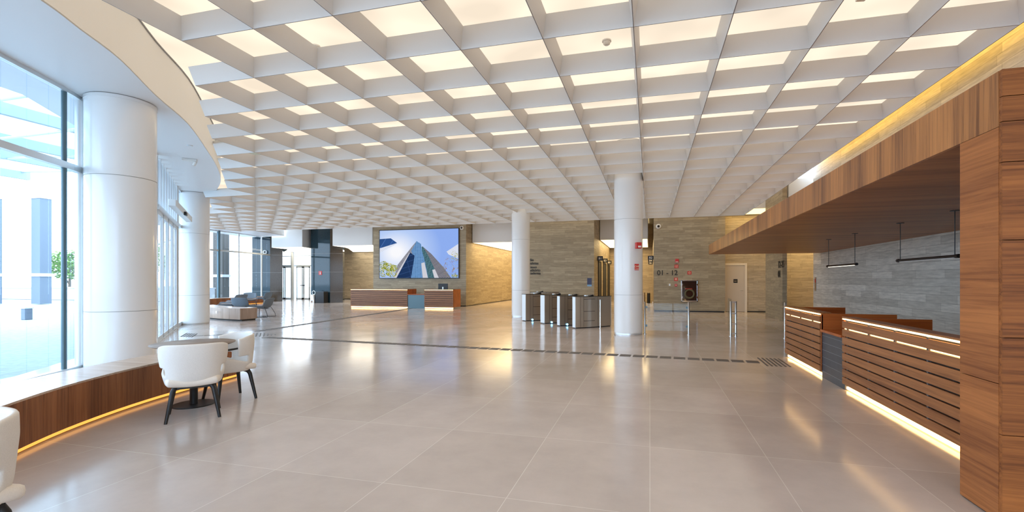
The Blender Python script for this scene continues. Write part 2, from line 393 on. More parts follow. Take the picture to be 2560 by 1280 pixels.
struct(MB().box(-25.9,-16.3,32.0,32.3,.05,5.5).seg((-22.9,28.2),(-25.75,31.15),.12,0,5.5), 'wall_west_corridor', 'stone')
struct(MB().box(-25.9,-16.3,31.96,32.3,0,.05), 'baseboard_west', 'black')
struct(MB().box(-6.7,9,-8.3,-8,4.5,5.5).box(5.73,9,-8.3,-8,0,4.5), 'wall_back', 'white_paint')
w3 = struct(MB().box(-6.6,5.73,-8.1,-8.0,0,.12).box(-6.6,5.73,-8.1,-8.0,3.25,3.35).box(-6.6,5.73,-8.1,-8.0,4.42,4.5), 'window_3', 'alu')
MB().box(-6.6,5.73,-8.056,-8.044,.12,4.42).build('pane', 'glass', w3)
for k in range(7): MB().box(-6.6+k*2.04,-6.52+k*2.04,-8.1,-8.0,0,4.5).build('mullion', 'alu', w3)
struct(MB().box(8.6,8.9,21.5,24,0,5.5), 'wall_alcove_end', 'stone')
# granite clad piers
def granite_pier(name, poly, zt, reflect_edge, zb=0):
    mb = MB(); n = len(poly)
    for i in range(n):
        a, b = poly[i], poly[(i+1)%n]
        mb.add([(*a,zb),(*b,zb),(*b,zt),(*a,zt)], [(0,1,2,3)], 'granite_reflect' if i in reflect_edge else 'granite')
        L = math.dist(a, b); nx, ny = (b[1]-a[1])/L, -(b[0]-a[0])/L
        for z in (.72, 2.05, 3.3):
            mb.add([(a[0]+nx*.003,a[1]+ny*.003,z),(b[0]+nx*.003,b[1]+ny*.003,z),(b[0]+nx*.003,b[1]+ny*.003,z+.012),(a[0]+nx*.003,a[1]+ny*.003,z+.012)], [(0,1,2,3)], 'joint')
    mb.add([(x,y,zt) for x,y in poly], [tuple(range(n))], 'granite')
    return struct(mb, name, 'granite')
granite_pier('wall_west_pier', [(-22.35,26.9),(-20.75,26.8),(-20.1,27.25),(-20.6,28.1),(-22.9,28.1)], 5.5, (1,))
granite_pier('wall_north_west', [(-27.35,27.0),(-26.05,27.25),(-25.4,27.7),(-26.3,28.75),(-28.7,31.1),(-29.2,31.1)], 5.5, (1,))
struct(MB().box(-27.5,-25.0,26.2,26.3,ZS,5.5), 'wall_above_entrance', 'white_paint')

# ------------------------------------------------------------------ coffered baffle grid
GX, GY, GC = -.1758, 5.2597, 1.0241
imin = {}
for j in range(-12, -2): imin[j] = -4
for j in (-2, -1): imin[j] = -5
for j in range(0, 7): imin[j] = -6-j
imin.update({7:-14, 8:-15, 9:-16, 10:-18, 11:-19, 12:-21, 13:-22, 14:-22, 15:-22, 16:-22})
IMAX, JMAX = 4, 16
grid_t = thing('ceiling_grid', 'large white coffered grid of deep square baffles hung below the backlit ceiling', 'ceiling grid', (0,0,4.3))
def blade(p, q, name='baffle', cut0=0.0, cut1=0.0):
    """wedge baffle, thin at the foot and broad at the head; ends can flare"""
    L = math.dist(p, q); tx, ty = (q[0]-p[0])/L, (q[1]-p[1])/L; nx, ny = -ty, tx
    w0, w1, h = .005, .05, .26; vs = []
    for (ex, z, w, fl) in ((p,0,w0,0),(q,0,w0,0),(q,h,w1,1),(p,h,w1,1)):
        e = 0
        if fl: e = cut1 if ex is q else -cut0
        for sgn in (-1, 1): vs.append((ex[0]+tx*e+nx*w*sgn, ex[1]+ty*e+ny*w*sgn, z))
    # 0,1 p bottom; 2,3 q bottom; 4,5 q top; 6,7 p top
    mb = MB(); mb.add(vs, [(0,2,4,6),(3,1,7,5),(6,4,5,7),(0,6,7,1),(2,3,5,4)], 'baffle')
    mb.add(vs, [(0,1,3,2)], 'baffle_edge')
    return mb.build(name, 'baffle', grid_t)
for j in range(-12, JMAX+1):
    y = GY+GC*j
    if y < -7.5: continue
    blade((GX+GC*imin[j], y), (GX+GC*IMAX, y), cut0=.08)
for i in range(-22, IMAX+1):
    js = [j for j in imin if imin[j] <= i and GY+GC*j > -7.5]
    x = GX+GC*i
    blade((x, GY+GC*min(js)), (x, GY+GC*JMAX), cut0=.04)
for j in (1,):
    pass
def detector(x, y, label):
    t = thing('smoke_detector', label, 'smoke detector', (x, y, ZC), 0, 'detectors on the backlit ceiling')
    MB().lathe([(.075,-.02),(.075,0)]).build('base', 'plastic', t)
    MB().lathe([(.035,-.075),(.055,-.06),(.06,-.02)]).build('head', 'plastic', t)
detector(-.68, 7.63, 'round smoke detector on the backlit ceiling above the nearest free column')
detector(-5.38, 6.59, 'round smoke detector half hidden behind a baffle at the upper left')
em = thing('emergency_light', 'long white emergency light on the backlit ceiling at upper right', 'light', (2.85, 7.0, ZC-.001), radians(100))
MB().box(-.34,.34,-.06,.06,-.07,0).build('housing', 'plastic', em, bevel=.01)
MB().box(-.24,.24,-.045,.045,-.085,-.07).build('lens', 'frame_paint', em)

# ------------------------------------------------------------------ columns
def column(x, y, r, zt, label, joints=(1.05,), grp=None):
    t = thing('column', label, 'column', (x, y, 0))
    mb = MB(); zs = sorted([.045]+list(joints)+[zt])
    for k, (a, b) in enumerate(zip(zs, zs[1:])):
        mb.lathe([(r, a), (r, b-.007)], (0,0,0), 64, caps=False)
        if k < len(zs)-2: mb.lathe([(r-.005, b-.007), (r-.005, b)], (0,0,0), 64, 'joint', caps=False)
    mb.lathe([(0,zt-.001),(r,zt-.001)], n=64, caps=False, sm=False)
    mb.build('shaft', 'column', t)
    MB().lathe([(r-.012,0),(r-.012,.045)], n=64).build('base_ring', 'alu', t)
    if zt < 5: MB().lathe([(r+.006,zt-.05),(r+.006,zt)], n=64).build('collar', 'column', t)
    return t
column(-8.63, 5.86, .47, 4.49, 'thick white round column beside the curved window, behind the round table', (1.0, 3.2))
column(-15.28, 12.62, .48, 4.49, 'thick white round column behind the sliding door, beside the lounge bench', (1.0, 3.1))
column(-.59, 13.39, .395, 5.39, 'slim white column with red alarm and red sign, beside the turnstiles', (1.1, 3.2))
column(-5.25, 18.82, .385, 5.39, 'slim white column left of the turnstiles, in front of the corridor', (1.1, 3.2))
t = thing('fire_alarm', 'red alarm sounder on the right side of the column with a red sign', 'fire alarm', (-.33, 13.0, 2.36), radians(22))
MB().box(-.075,.075,-.13,-.015,0,.17).build('housing', 'red', t, bevel=.01)
MB().box(-.03,.05,-.15,-.13,.03,.075).build('lens', 'plastic', t)
def sign(name, label, x, y, z, w, h, m, rz=0, ink=None, txt=None, sub=None, grp=None, cat='sign'):
    t = thing(name, label, cat, (x, y, z), rz, grp)
    MB().box(-w/2,w/2,-.012,0,-h/2,h/2).build('plate', m, t)
    if txt: text_mesh('lettering', txt, h*.42, ink or 'cream_ink', (0,-.0125,-h*.05), (R90,0,0), t, 'CENTER', .001, .001)
    if sub: text_mesh('lettering', sub, h*.18, ink or 'cream_ink', (0,-.0125,-h*.38), (R90,0,0), t, 'CENTER', .001, .001)
    return t
sign('red_sign', 'small red rectangular sign on the column, below the red alarm', -.35, 13.02, 1.865, .12, .17, 'redsign', radians(22), None, 'CHF', 'ALARME')

# ------------------------------------------------------------------ glazing
def glazing(line, idx, mull, z_tr=3.3, mat_='alu', name0=1, sill=.12):
    """panes between mullions along a polyline of plan points"""
    fr = MB(); gl = MB()
    for a, b in zip(line, line[1:]):
        fr.seg(a, b, .10, 0, sill); fr.seg(a, b, .09, z_tr-.05, z_tr+.05); fr.seg(a, b, .08, ZS-.06, ZS)
        gl.add([(*a,sill),(*b,sill),(*b,z_tr-.05),(*a,z_tr-.05)], [(0,1,2,3)]); gl.add([(*a,z_tr+.05),(*b,z_tr+.05),(*b,ZS-.06),(*a,ZS-.06)], [(0,1,2,3)])
    w = struct(fr, 'window_%d' % idx, 'alu')
    gl.build('pane', 'glass', w, solid=.012)
    for k, (x, y, r, mm) in enumerate(mull):
        MB().lathe([(r,0),(r,ZS)], (x,y,0), n=12).build('mullion', mm, w)
    return w
glazing(GLASS, 1, [(-8.83,5.18,.035,'teal_metal'),(-9.06,5.53,.065,'alu'),(-9.13,5.62,.04,'teal_metal'),(-6.75,-3,.06,'alu'),(-7.1,1.2,.06,'alu'),(-9.95,6.75,.05,'alu'),(-11.28,8.36,.05,'alu')])
glazing(GLASS_B, 2, [(-14.6,11.5,.06,'alu'),(-18.5,14.7,.05,'alu'),(-21,16.1,.05,'alu'),(-23.3,17.6,.06,'alu'),(-24.75,20.0,.07,'alu'),(-25.1,22.35,.09,'teal_metal'),(-25.25,23.9,.05,'alu'),(-25.75,26.2,.05,'alu')], 3.3)
# sliding entrance door between the two thick columns
D0, D1 = (-11.35,8.45), (-14.55,11.45)
def lerp(a, b, t): return (a[0]+(b[0]-a[0])*t, a[1]+(b[1]-a[1])*t)
dr = struct(MB().seg(D0,D1,.12,3.2,3.32).seg(D0,D1,.1,0,.03), 'door_1', 'alu')
for k in range(4):
    a, b = lerp(D0,D1,k/4+.005), lerp(D0,D1,(k+1)/4-.005)
    pf = MB().seg(a,lerp(a,b,.09),.05,.03,3.2).seg(lerp(a,b,.91),b,.05,.03,3.2).seg(a,b,.05,.03,.13).seg(a,b,.05,3.1,3.2)
    q = pf.build('door_leaf', 'alu', dr)
    MB().seg(lerp(a,b,.09),lerp(a,b,.91),.012,.13,3.1).build('pane', 'glass', q)
up = MB().seg(D0,D1,.012,3.32,4.44).build('transom_pane', 'glass', dr)
for k in range(9):
    p = lerp(D0, D1, k/8); MB().obox(p, .8, .07, .09, 3.32, ZS).build('mullion', 'alu', dr)
n = (.683, .73)
t = thing('door_operator', 'long silver sliding door operator box with sensor above the entrance doors', 'door operator', (-12.6,9.75,3.36))
E0, E1 = (.95+.12,-.9+.12), (-1.75+.12,1.75+.12)
MB().seg(E0,E1,.16,0,.17).build('housing', 'alu_pale', t, bevel=.01)
MB().obox((lerp(E0,E1,.46)[0]+.075,lerp(E0,E1,.46)[1]+.075), atan2(E1[1]-E0[1],E1[0]-E0[0]), .28,.07,-.03,.07).build('sensor', 'black', t, bevel=.02)
# rear entrance with hinged glass doors
rd = struct(MB().box(-28.7,-25.8,30.95,31.05,2.6,2.72).box(-28.7,-25.8,30.96,31.04,3.4,3.46), 'door_2', 'alu_pale')
for x0, x1 in ((-28.65,-28.25),(-28.2,-27.4),(-27.1,-26.5),(-26.45,-25.85)):
    pf = MB().box(x0,x0+.08,30.97,31.03,0,2.6).box(x1-.08,x1,30.97,31.03,0,2.6).box(x0,x1,30.97,31.03,0,.12).box(x0,x1,30.97,31.03,2.5,2.6)
    q = pf.build('door_leaf', 'alu_pale', rd); MB().box(x0+.08,x1-.08,30.995,31.005,.12,2.5).build('pane', 'glass', q)
for x in (-26.6, -26.35):
    MB().box(x-.09,x+.09,30.9,30.97,1.08,1.14).build('door_handle', 'black', rd)
MB().box(-28.7,-25.8,30.995,31.005,2.72,3.4).build('transom_pane', 'glass', rd)
MB().box(-28.7,-25.8,30.995,31.005,3.46,4.4).build('upper_pane', 'glass', rd)
MB().lathe([(.13,0),(.13,5)], (-27.25,30.75,0), n=24).build('post', 'alu_pale', rd)
# white flush door in the alcove
d3 = struct(MB().box(3.42,3.50,23.93,24.0,0,2.22).box(4.36,4.46,23.93,24.0,0,2.22).box(3.42,4.46,23.93,24.0,2.22,2.32), 'door_3', 'frame_paint')
MB().box(3.50,4.36,23.95,23.99,.01,2.22).build('door_leaf', 'door_paint', d3, bevel=.004)
hd = MB().tube([(4.27,23.95,1.02),(4.27,23.90,1.02),(4.16,23.90,1.02)], .011).build('door_handle', 'steel', d3)
MB().box(3.86,4.04,23.94,23.95,1.38,1.56).build('door_sign', 'black', d3)
text_mesh('lettering', 'WC', .07, 'cream_ink', (3.95,23.938,1.44), (R90,0,0), d3, 'CENTER', .001)

# ------------------------------------------------------------------ corridor light boxes
def light_box(P, z, label, em='boxlight', zt=5.3):
    """P: front-left, front-right, back-right, back-left plan corners"""
    cx, cy = sum(p[0] for p in P)/len(P), sum(p[1] for p in P)/len(P)
    Q = [(x-cx, y-cy) for x, y in P]
    t = thing('light_box', label, 'light box', (cx, cy, z))
    sh = MB()
    for p, q in zip(Q, Q[1:]+Q[:1]): sh.seg(p, q, .03, 0, zt-z)
    sh.build('shell', 'white_paint', t)
    MB().prism([(x*.985, y*.985) for x, y in Q], .005, .02).build('diffuser', em, t)
    return t
def rect(x0, x1, y0, y1): return [(x0,y0),(x1,y0),(x1,y1),(x0,y1)]
light_box([(-24.9,26.2),(-22.45,26.2),(-22.95,28.2),(-25.75,30.6),(-28.0,30.6),(-26.05,28.8),(-25.1,27.85)],3.73,'white ceiling box with glowing underside in front of the glass entrance doors','boxlight_pale')
light_box([(-19.85,25.9),(-16.95,25.9),(-16.4,31.9),(-22.6,31.9),(-20.4,28.25),(-19.95,27.2)],3.73,'white ceiling box with glowing underside left of the video screen','boxlight_pale')
light_box(rect(-10.2,-6.7,25.9,38.3),3.73,'white ceiling box with glowing underside over the corridor right of the screen')
light_box(rect(-2.66,-.12,25.86,32.3),3.73,'white ceiling box with glowing underside over the lift lobby')
light_box(rect(5.03,7.6,19.3,21.4),3.73,'white ceiling box seen in the gap above the timber canopy', 'boxlight')
light_box(rect(3.5,8.4,22.0,23.9),4.62,'unseen glowing ceiling box added to light the wall around the alcove door', 'alcove_fill', 5.33)  # unseen fill box, added for golden light on the alcove wall
def cove(p0, p1, label):
    t = thing('cove_light', label, 'light strip', ((p0[0]+p1[0])/2,(p0[1]+p1[1])/2,p0[2]))
    L = math.dist(p0, p1); a = atan2(p1[1]-p0[1], p1[0]-p0[0])
    MB().obox((0,0), a, L, .05, 0, .03).build('strip', 'cove', t)
    MB().obox((0,0), a, L, .09, -.02, -.001).build('channel', 'alu', t)
cove((5.345,-7.5,5.47),(5.345,18.6,5.47),'golden light strip hidden in the ceiling slot along the right stone wall')
# ================================================================== TIMBER CANOPY
XC, YN, YF, Z0, Z1 = 2.095, 3.53, 18.2, 2.455, 2.80
t = thing('timber_canopy', 'long walnut clad canopy on a broad pillar over the right reception desks', 'canopy', (0,0,0))
MB().box(XC,XC+.03,YN,YF,Z0,Z1).box(XC,5.72,YF-.03,YF,Z0,Z1).build('fascia', 'wood_fascia', t)
MB().box(XC+.03,5.72,YN+.37,YF-.03,Z0,Z0+.03).build('soffit', 'wood_soffit', t)
MB().box(XC+.03,5.72,YN+.02,YF-.03,Z1-.03,Z1).build('top', 'wood_soffit', t)
mb = MB()
for z0, z1 in ((.01,.855),(.86,Z0-.003)): mb.box(XC,XC+.03,YN,YN+.37,z0,z1)
mb.build('pillar_side', 'wood_pillar_side', t)
mb = MB()
for z0, z1 in ((.01,.545),(.55,1.145),(1.15,1.745),(1.75,2.225),(2.23,2.475),(2.48,2.63),(2.635,Z1)): mb.box(XC+.003,5.72,YN-.03,YN-.001,z0,z1)
mb.build('pillar_front', 'wood_pillar', t)
MB().box(XC+.03,5.72,YN+.34,YN+.37,0,Z0).build('pillar_back', 'wood_pillar', t)
MB().box(XC+.01,5.72,YN,YN+.34,0,.01).build('plinth', 'black', t)

def pendant(y0, y1, label, lit):
    t = thing('pendant_light', label, 'pendant lamp', (4.03, (y0+y1)/2, Z0), 0, None)
    h = (y1-y0)/2; zb = 1.83-Z0
    for s in (-1, 1):
        MB().lathe([(.055,-.008),(.055,0)], (0,s*(h-.06),0), n=20).build('ceiling_rose', 'black', t)
        MB().lathe([(.006,zb),(.006,-.008)], (0,s*(h-.06),0), n=8).build('rod', 'black', t)
    MB().tube([(0,-h,zb),(0,h,zb)], .022, 12).build('lamp_body', 'black', t)
    for s in (-1,1): MB().tube([(0,s*h-.03,zb),(0,s*h+.03,zb)], .028, 12).build('end_cap', 'black', t)
    MB().box(-.014,.014,-h+.06,h-.06,zb-.026,zb-.018).build('diffuser', 'lampglow' if lit else 'plastic', t)
pendant(10.75, 12.3, 'black linear pendant lamp under the canopy, the farther one with lit underside', True)
pendant(7.55, 9.1, 'black linear pendant lamp under the canopy, the nearer and larger one', False)

# ================================================================== RIGHT RECEPTION DESK
XD = 2.55
t = thing('reception_desk', 'long slatted walnut reception desk with glowing edges under the timber canopy', 'reception desk', (XD, 7, 0))
def desk_front(t, y0, y1):
    X = 0; Y0, Y1 = y0-7, y1-7; zs = .09; ht = .109
    sl = MB()
    for k in range(8): sl.box(X, X+.02, Y0, Y1, zs+k*ht, zs+k*ht+ht-.017)
    sl.box(X-.002, X+.16, Y0, Y1, .985, 1.005)
    fr = sl.build('slatted_front', 'wood_desk', t)
    MB().box(X+.03,X+.045,Y0,Y1,zs,.965).build('backing', 'gap', fr)
    MB().box(X+.022,X+.029,Y0+.02,Y1-.02,.838,.850).box(X-.001,X+.03,Y0+.02,Y1-.01,.966,.979).build('light_strip', 'led', t)  # lower strip is a glow put in for light through the top slat gap
    y = Y0+.35
    while y < Y1-.1:
        MB().box(X+.004,X+.03,y,y+.03,.10,.96).build('spacer', 'slate', fr); y += .62
    MB().box(X+.05,X+.07,Y0+.02,Y1-.01,.015,.05).build('plinth_light', 'led', t)
    MB().box(X+.08,X+.12,Y0,Y1,0,.09).build('plinth', 'gap', t)
desk_front(t, 8.12, 10.05)
desk_front(t, 4.25, 7.25)
for y in (4.25, 7.22, 8.12, 10.02):
    MB().box(.02,1.03,y-7,y-7+.03,.09,.985).build('side_panel', 'wood_side', t, bevel=.002)
mb = MB().box(.035,.06,.25,1.12,0,.70)
for k in range(6): mb.box(.03,.036,.26,1.11,.10+k*.11,.105+k*.11,'slate_line')
mb.build('recessed_panel', 'slate', t)
MB().box(-.005,.66,.28,1.09,.71,.745).build('low_counter', 'wood_side', t, bevel=.003)
for y0, y1 in ((-2.7,.19),(1.17,3.0)): MB().box(.14,.75,y0,y1,.71,.745).build('work_counter', 'wood_side', t)
for y in (7.6, 9.0):
    pass
# ================================================================== FAR RECEPTION DESK
t = thing('reception_desk', 'slatted walnut reception desk with glowing edges below the large video screen', 'reception desk', (-13.0, 22.5, 0))
def desk_far(t, x0, x1):
    X0, X1 = x0+13, x1+13; sl = MB()
    for k in range(8): sl.box(X0, X1, 0, .02, .11+k*.109, .11+k*.109+.088)
    sl.box(X0,X1,0,.16,1.005,1.03)
    fr = sl.build('slatted_front', 'wood_desk_far', t); MB().box(X0,X1,.03,.045,.1,1.0).build('backing', 'gap', fr)
    MB().box(X0+.01,X1-.01,-.001,.03,.984,1.0).build('light_strip', 'led', t)
    MB().box(X0+.02,X1-.02,.04,.06,.02,.07).build('plinth_light', 'led', t)
    MB().box(X0,X1,.08,.1,0,.1).build('plinth', 'gap', t)
    for x in (X0, X1-.03): MB().box(x,x+.03,.02,1.0,.08,1.03).build('side_panel', 'wood_side', t)
desk_far(t, -16.1, -12.6)
desk_far(t, -11.6, -9.95)
MB().box(.4,1.4,.04,.06,0,.72).build('recessed_panel', 'teal_metal', t)
MB().box(.4,1.4,-.01,.7,.73,.76).build('low_counter', 'wood_side', t)
MB().box(-3.0,.38,.18,.8,.72,.75).build('work_counter', 'wood_side', t)
MB().box(1.42,3.0,.18,.8,.72,.75).build('work_counter', 'wood_side', t)
t = thing('monitor', 'black computer monitor seen from behind on the far reception desk', 'monitor', (-10.75, 23.0, .75), radians(6))
MB().box(-.27,.27,-.02,.02,.24,.58).build('display', 'black', t, bevel=.01)
MB().box(-.03,.03,-.05,-.02,.02,.4).build('stand_arm', 'steel', t)
MB().box(-.12,.12,-.12,.1,0,.015).build('stand_base', 'black', t)

# ================================================================== VIDEO SCREEN
def screen_materials():
    m = bpy.data.materials.new('screen sky'); m.use_nodes = True; nt = m.node_tree; nt.nodes.remove(nt.nodes['Principled BSDF']); L = nt.links
    tc = nt.nodes.new('ShaderNodeTexCoord'); mp = nt.nodes.new('ShaderNodeMapping'); L.new(tc.outputs['Object'], mp.inputs[0])
    mp.inputs['Location'].default_value = (.46, 0, -1.28); mp.inputs['Scale'].default_value = (.32, 1, .40)
    ln = nt.nodes.new('ShaderNodeVectorMath'); ln.operation = 'LENGTH'
    mul = nt.nodes.new('ShaderNodeVectorMath'); mul.operation = 'MULTIPLY'; mul.inputs[1].default_value = (1,0,1)
    L.new(mp.outputs[0], mul.inputs[0]); L.new(mul.outputs[0], ln.inputs[0])
    rp = nt.nodes.new('ShaderNodeValToRGB'); L.new(ln.outputs['Value'], rp.inputs[0]); e = rp.color_ramp.elements
    e[0].position = 0.1; e[0].color = (.95,.95,.98,1); e[1].position = .95; e[1].color = (.27,.42,.86,1); k = e.new(.5); k.color = (.48,.62,.92,1)
    em = nt.nodes.new('ShaderNodeEmission'); L.new(rp.outputs[0], em.inputs[0]); em.inputs[1].default_value = 1.0
    L.new(em.outputs[0], nt.nodes['Material Output'].inputs[0]); M['scr_sky'] = m
    def striped(key, c1, c2, w, h, mort, rot=0):
        m = bpy.data.materials.new('screen '+key); m.use_nodes = True; nt = m.node_tree; nt.nodes.remove(nt.nodes['Principled BSDF']); L = nt.links
        tc = nt.nodes.new('ShaderNodeTexCoord'); sp = nt.nodes.new('ShaderNodeSeparateXYZ'); L.new(tc.outputs['Object'], sp.inputs[0])
        cb = nt.nodes.new('ShaderNodeCombineXYZ'); L.new(sp.outputs[0], cb.inputs[0]); L.new(sp.outputs[2], cb.inputs[1])
        mp = nt.nodes.new('ShaderNodeMapping'); mp.inputs['Rotation'].default_value = (0,0,rot); L.new(cb.outputs[0], mp.inputs[0])
        br = nt.nodes.new('ShaderNodeTexBrick'); br.offset = 0; L.new(mp.outputs[0], br.inputs['Vector']); br.inputs['Scale'].default_value = 1
        br.inputs['Brick Width'].default_value = w; br.inputs['Row Height'].default_value = h; br.inputs['Mortar Size'].default_value = mort
        br.inputs['Color1'].default_value = (*c1,1); br.inputs['Color2'].default_value = (*[x*.8 for x in c1],1); br.inputs['Mortar'].default_value = (*c2,1)
        em = nt.nodes.new('ShaderNodeEmission'); L.new(br.outputs['Color'], em.inputs[0]); L.new(em.outputs[0], nt.nodes['Material Output'].inputs[0]); M['scr_'+key] = m
    striped('glass', (.10,.25,.52), (.24,.42,.68), .11, .085, .008)
    striped('facade', (.30,.29,.33), (.12,.12,.15), 9, .075, .02, radians(-28))
    striped('facade_l', (.36,.36,.40), (.20,.20,.24), 9, .07, .015, radians(40))
    striped('dark', (.015,.04,.12), (.03,.07,.19), 9, .3, .02, radians(-15))
    striped('green', (.05,.12,.15), (.10,.22,.26), .2, .09, .015, radians(20))
    striped('pale', (.50,.56,.74), (.85,.88,.97), 9, .06, .02, radians(28))
    striped('navy', (.03,.09,.28), (.07,.16,.42), .45, 9, .02, radians(35))
    for k, c in (('white',(.62,.62,.68)), ('leaf1',(.32,.34,.03)), ('leaf2',(.13,.19,.02)), ('leaf3',(.62,.56,.10)), ('twig',(.30,.22,.22))): M['scr_'+k] = emat('screen '+k, c, 1.0)
screen_materials()
SX0, SX1, SZ0, SZ1 = -15.80, -10.69, 1.65, 4.50
t = thing('video_screen', 'large video screen showing a glass skyscraper against blue sky', 'screen', (-13.245, 24.98, 0))
hw = (SX1-SX0)/2
MB().box(-hw-.04,hw+.04,-.07,0,SZ0-.04,SZ1+.04).build('frame', 'black', t)
def sp_(x, y): return ((x-540)/958*2*hw-hw, SZ0+(760-y)/590*(SZ1-SZ0))
def clipx(v): return max(-hw, min(hw, v))
pic = MB()
def poly(pts, m, dep):
    vs = []
    for x, y in pts:
        a, b = sp_(x, y); vs.append((clipx(a), -.0705-.0004*dep, max(SZ0, min(SZ1, b))))
    pic.add(vs, [tuple(range(len(vs)))], m)
poly([(540,170),(1498,170),(1498,760),(540,760)], 'scr_sky', 0)
poly([(540,275),(680,268),(760,328),(540,390)], 'scr_navy', 1)
poly([(540,390),(760,330),(745,345),(540,445)], 'scr_pale', 1)
poly([(1360,445),(1498,355),(1498,530),(1385,480)], 'scr_pale', 1)
poly([(1000,310),(945,375),(765,600),(722,760),(1000,760)], 'scr_facade_l', 2)
poly([(1072,375),(1180,470),(1330,640),(1412,760),(1200,760),(1090,560)], 'scr_facade', 2)
poly([(1000,310),(1053,345),(1066,430),(1105,570),(1140,760),(925,760),(962,500),(935,430)], 'scr_glass', 3)
poly([(1062,380),(1078,378),(1150,505),(1212,640),(1262,760),(1140,760),(1105,570),(1066,430)], 'scr_green', 4)
poly([(920,447),(977,488),(932,760),(748,760)], 'scr_dark', 5)
poly([(905,460),(922,447),(752,760),(722,760)], 'scr_white', 6)
poly([(1058,582),(1096,570),(1138,760),(1075,760)], 'scr_white', 6)
poly([(1190,665),(1222,655),(1268,760),(1215,760)], 'scr_white', 6)
rr = random.Random(3)
def leaves(cx, cy, rx, ry, n, size, cols, dep):
    for _ in range(n):
        a = rr.uniform(0, 2*pi); q = sqrt(rr.random()); x = cx+rx*q*cos(a); y = cy+ry*q*sin(a)
        if y > 757: y = 757-rr.random()*20
        if x < 542 or x > 1494: continue
        s = size*rr.uniform(.6,1.4); th = rr.uniform(0, pi)
        poly([(x+s*cos(th+k*pi/2)*(1 if k % 2 else .6), y+s*sin(th+k*pi/2)*(1 if k % 2 else .6)) for k in range(4)], rr.choice(cols), dep+rr.random())
for cx, cy, rx, ry in ((590,600,55,50),(650,625,60,50),(715,640,50,45),(600,690,70,60),(690,700,70,50)):
    leaves(cx, cy, rx, ry, 130, 7, ['scr_leaf1','scr_leaf2','scr_leaf3','scr_leaf1'], 8)
for k in range(26):
    a0 = rr.uniform(1300,1480); b0 = rr.uniform(520,740)
    poly([(a0,b0),(a0+rr.uniform(10,30),b0-rr.uniform(15,40)),(a0+rr.uniform(10,30),b0-rr.uniform(10,35))], 'scr_twig', 8)
leaves(1400,640,100,110,90,4,['scr_leaf3','scr_leaf1','scr_twig'],9)
leaves(1455,500,45,60,70,5,['scr_leaf3','scr_leaf1'],9)
leaves(1460,735,40,25,60,6,['scr_leaf3','scr_leaf1','scr_leaf2'],9)
pic.build('picture', 'scr_sky', t)

# ================================================================== BENCHES
def bench(front, back, h, label, m_front, m_top, led='led_orange', loc=None):
    t = thing('bench', label, 'bench', (front[0][0], front[0][1], 0))
    ox, oy = front[0]
    F = [(x-ox,y-oy) for x,y in front]; B = [(x-ox,y-oy) for x,y in back]
    MB().prism(F+B[::-1], .055, h-.02, m_front).build('body', m_front, t)
    MB().prism(F+B[::-1], h-.02, h).build('seat_top', m_top, t)
    def inset(P, Q, k): return [lerp(p, q, k) for p, q in zip(P, Q)]
    a, b = inset(F,B,.10), inset(F,B,.9)
    MB().prism(a+b[::-1], 0, .055).build('plinth', 'gap', t)
    c0, c1 = inset(F,B,.03), inset(F,B,.06)
    if led: MB().prism(c0+c1[::-1], .018, .045).build('light_strip', led, t)
    return t
def offs(P, d):
    out = []
    for i, p in enumerate(P):
        a, b = P[max(i-1,0)], P[min(i+1,len(P)-1)]; L = math.dist(a, b); out.append((p[0]-(b[1]-a[1])/L*d, p[1]+(b[0]-a[0])/L*d))
    return out
BF = spline([(-4.45,1.75),(-5.12,2.59),(-5.6,3.42),(-5.95,4.47),(-6.16,5.86)], 6)
bench(BF, offs(BF, .62), .475, 'curved walnut bench with amber light beneath, running along the window by the round table', 'wood_bench', 'bench_top')
B2 = spline([(-14.58,13.86),(-15.6,14.02),(-16.75,14.42),(-18.2,15.1)], 5)
bench(B2, offs(B2, -.68), .47, 'low curved veneer bench with a white socket in front of the lounge chairs', 'bench_grey', 'bench_top', None)
t = thing('socket_plate', 'small white socket plate on the front of the curved lounge bench', 'socket', (-15.86,14.035,.30), atan2(.3,-1)+pi)
MB().box(-.045,.045,-.012,.0,-.04,.04).build('plate', 'plastic', t); MB().box(-.022,.022,-.016,-.012,-.02,.02).build('outlet', 'alu', t)
B3 = spline([(-22.4,18.2),(-23.9,20.0),(-24.35,22.0),(-24.35,24.9)], 5)
bench(B3, offs(B3, .5), .46, 'far walnut bench with amber light beneath, set along the rear window', 'wood_bench', 'bench_top')

# ================================================================== ROUND TABLE
t = thing('round_table', 'round taupe pedestal table with black base beside the curved bench', 'table', (-5.34, 4.42, 0))
MB().lathe([(.40,.725),(.43,.738),(.43,.745),(.0,.745)], n=64, caps=False).lathe([(.0,.725),(.40,.725)], n=64, caps=False).build('tabletop', 'tabletop', t)
MB().lathe([(.042,.012),(.042,.70),(.11,.715),(.11,.725)], n=32).build('pedestal', 'black', t)
MB().lathe([(.225,0),(.225,.008),(.215,.012)], n=48).build('base_plate', 'black', t)

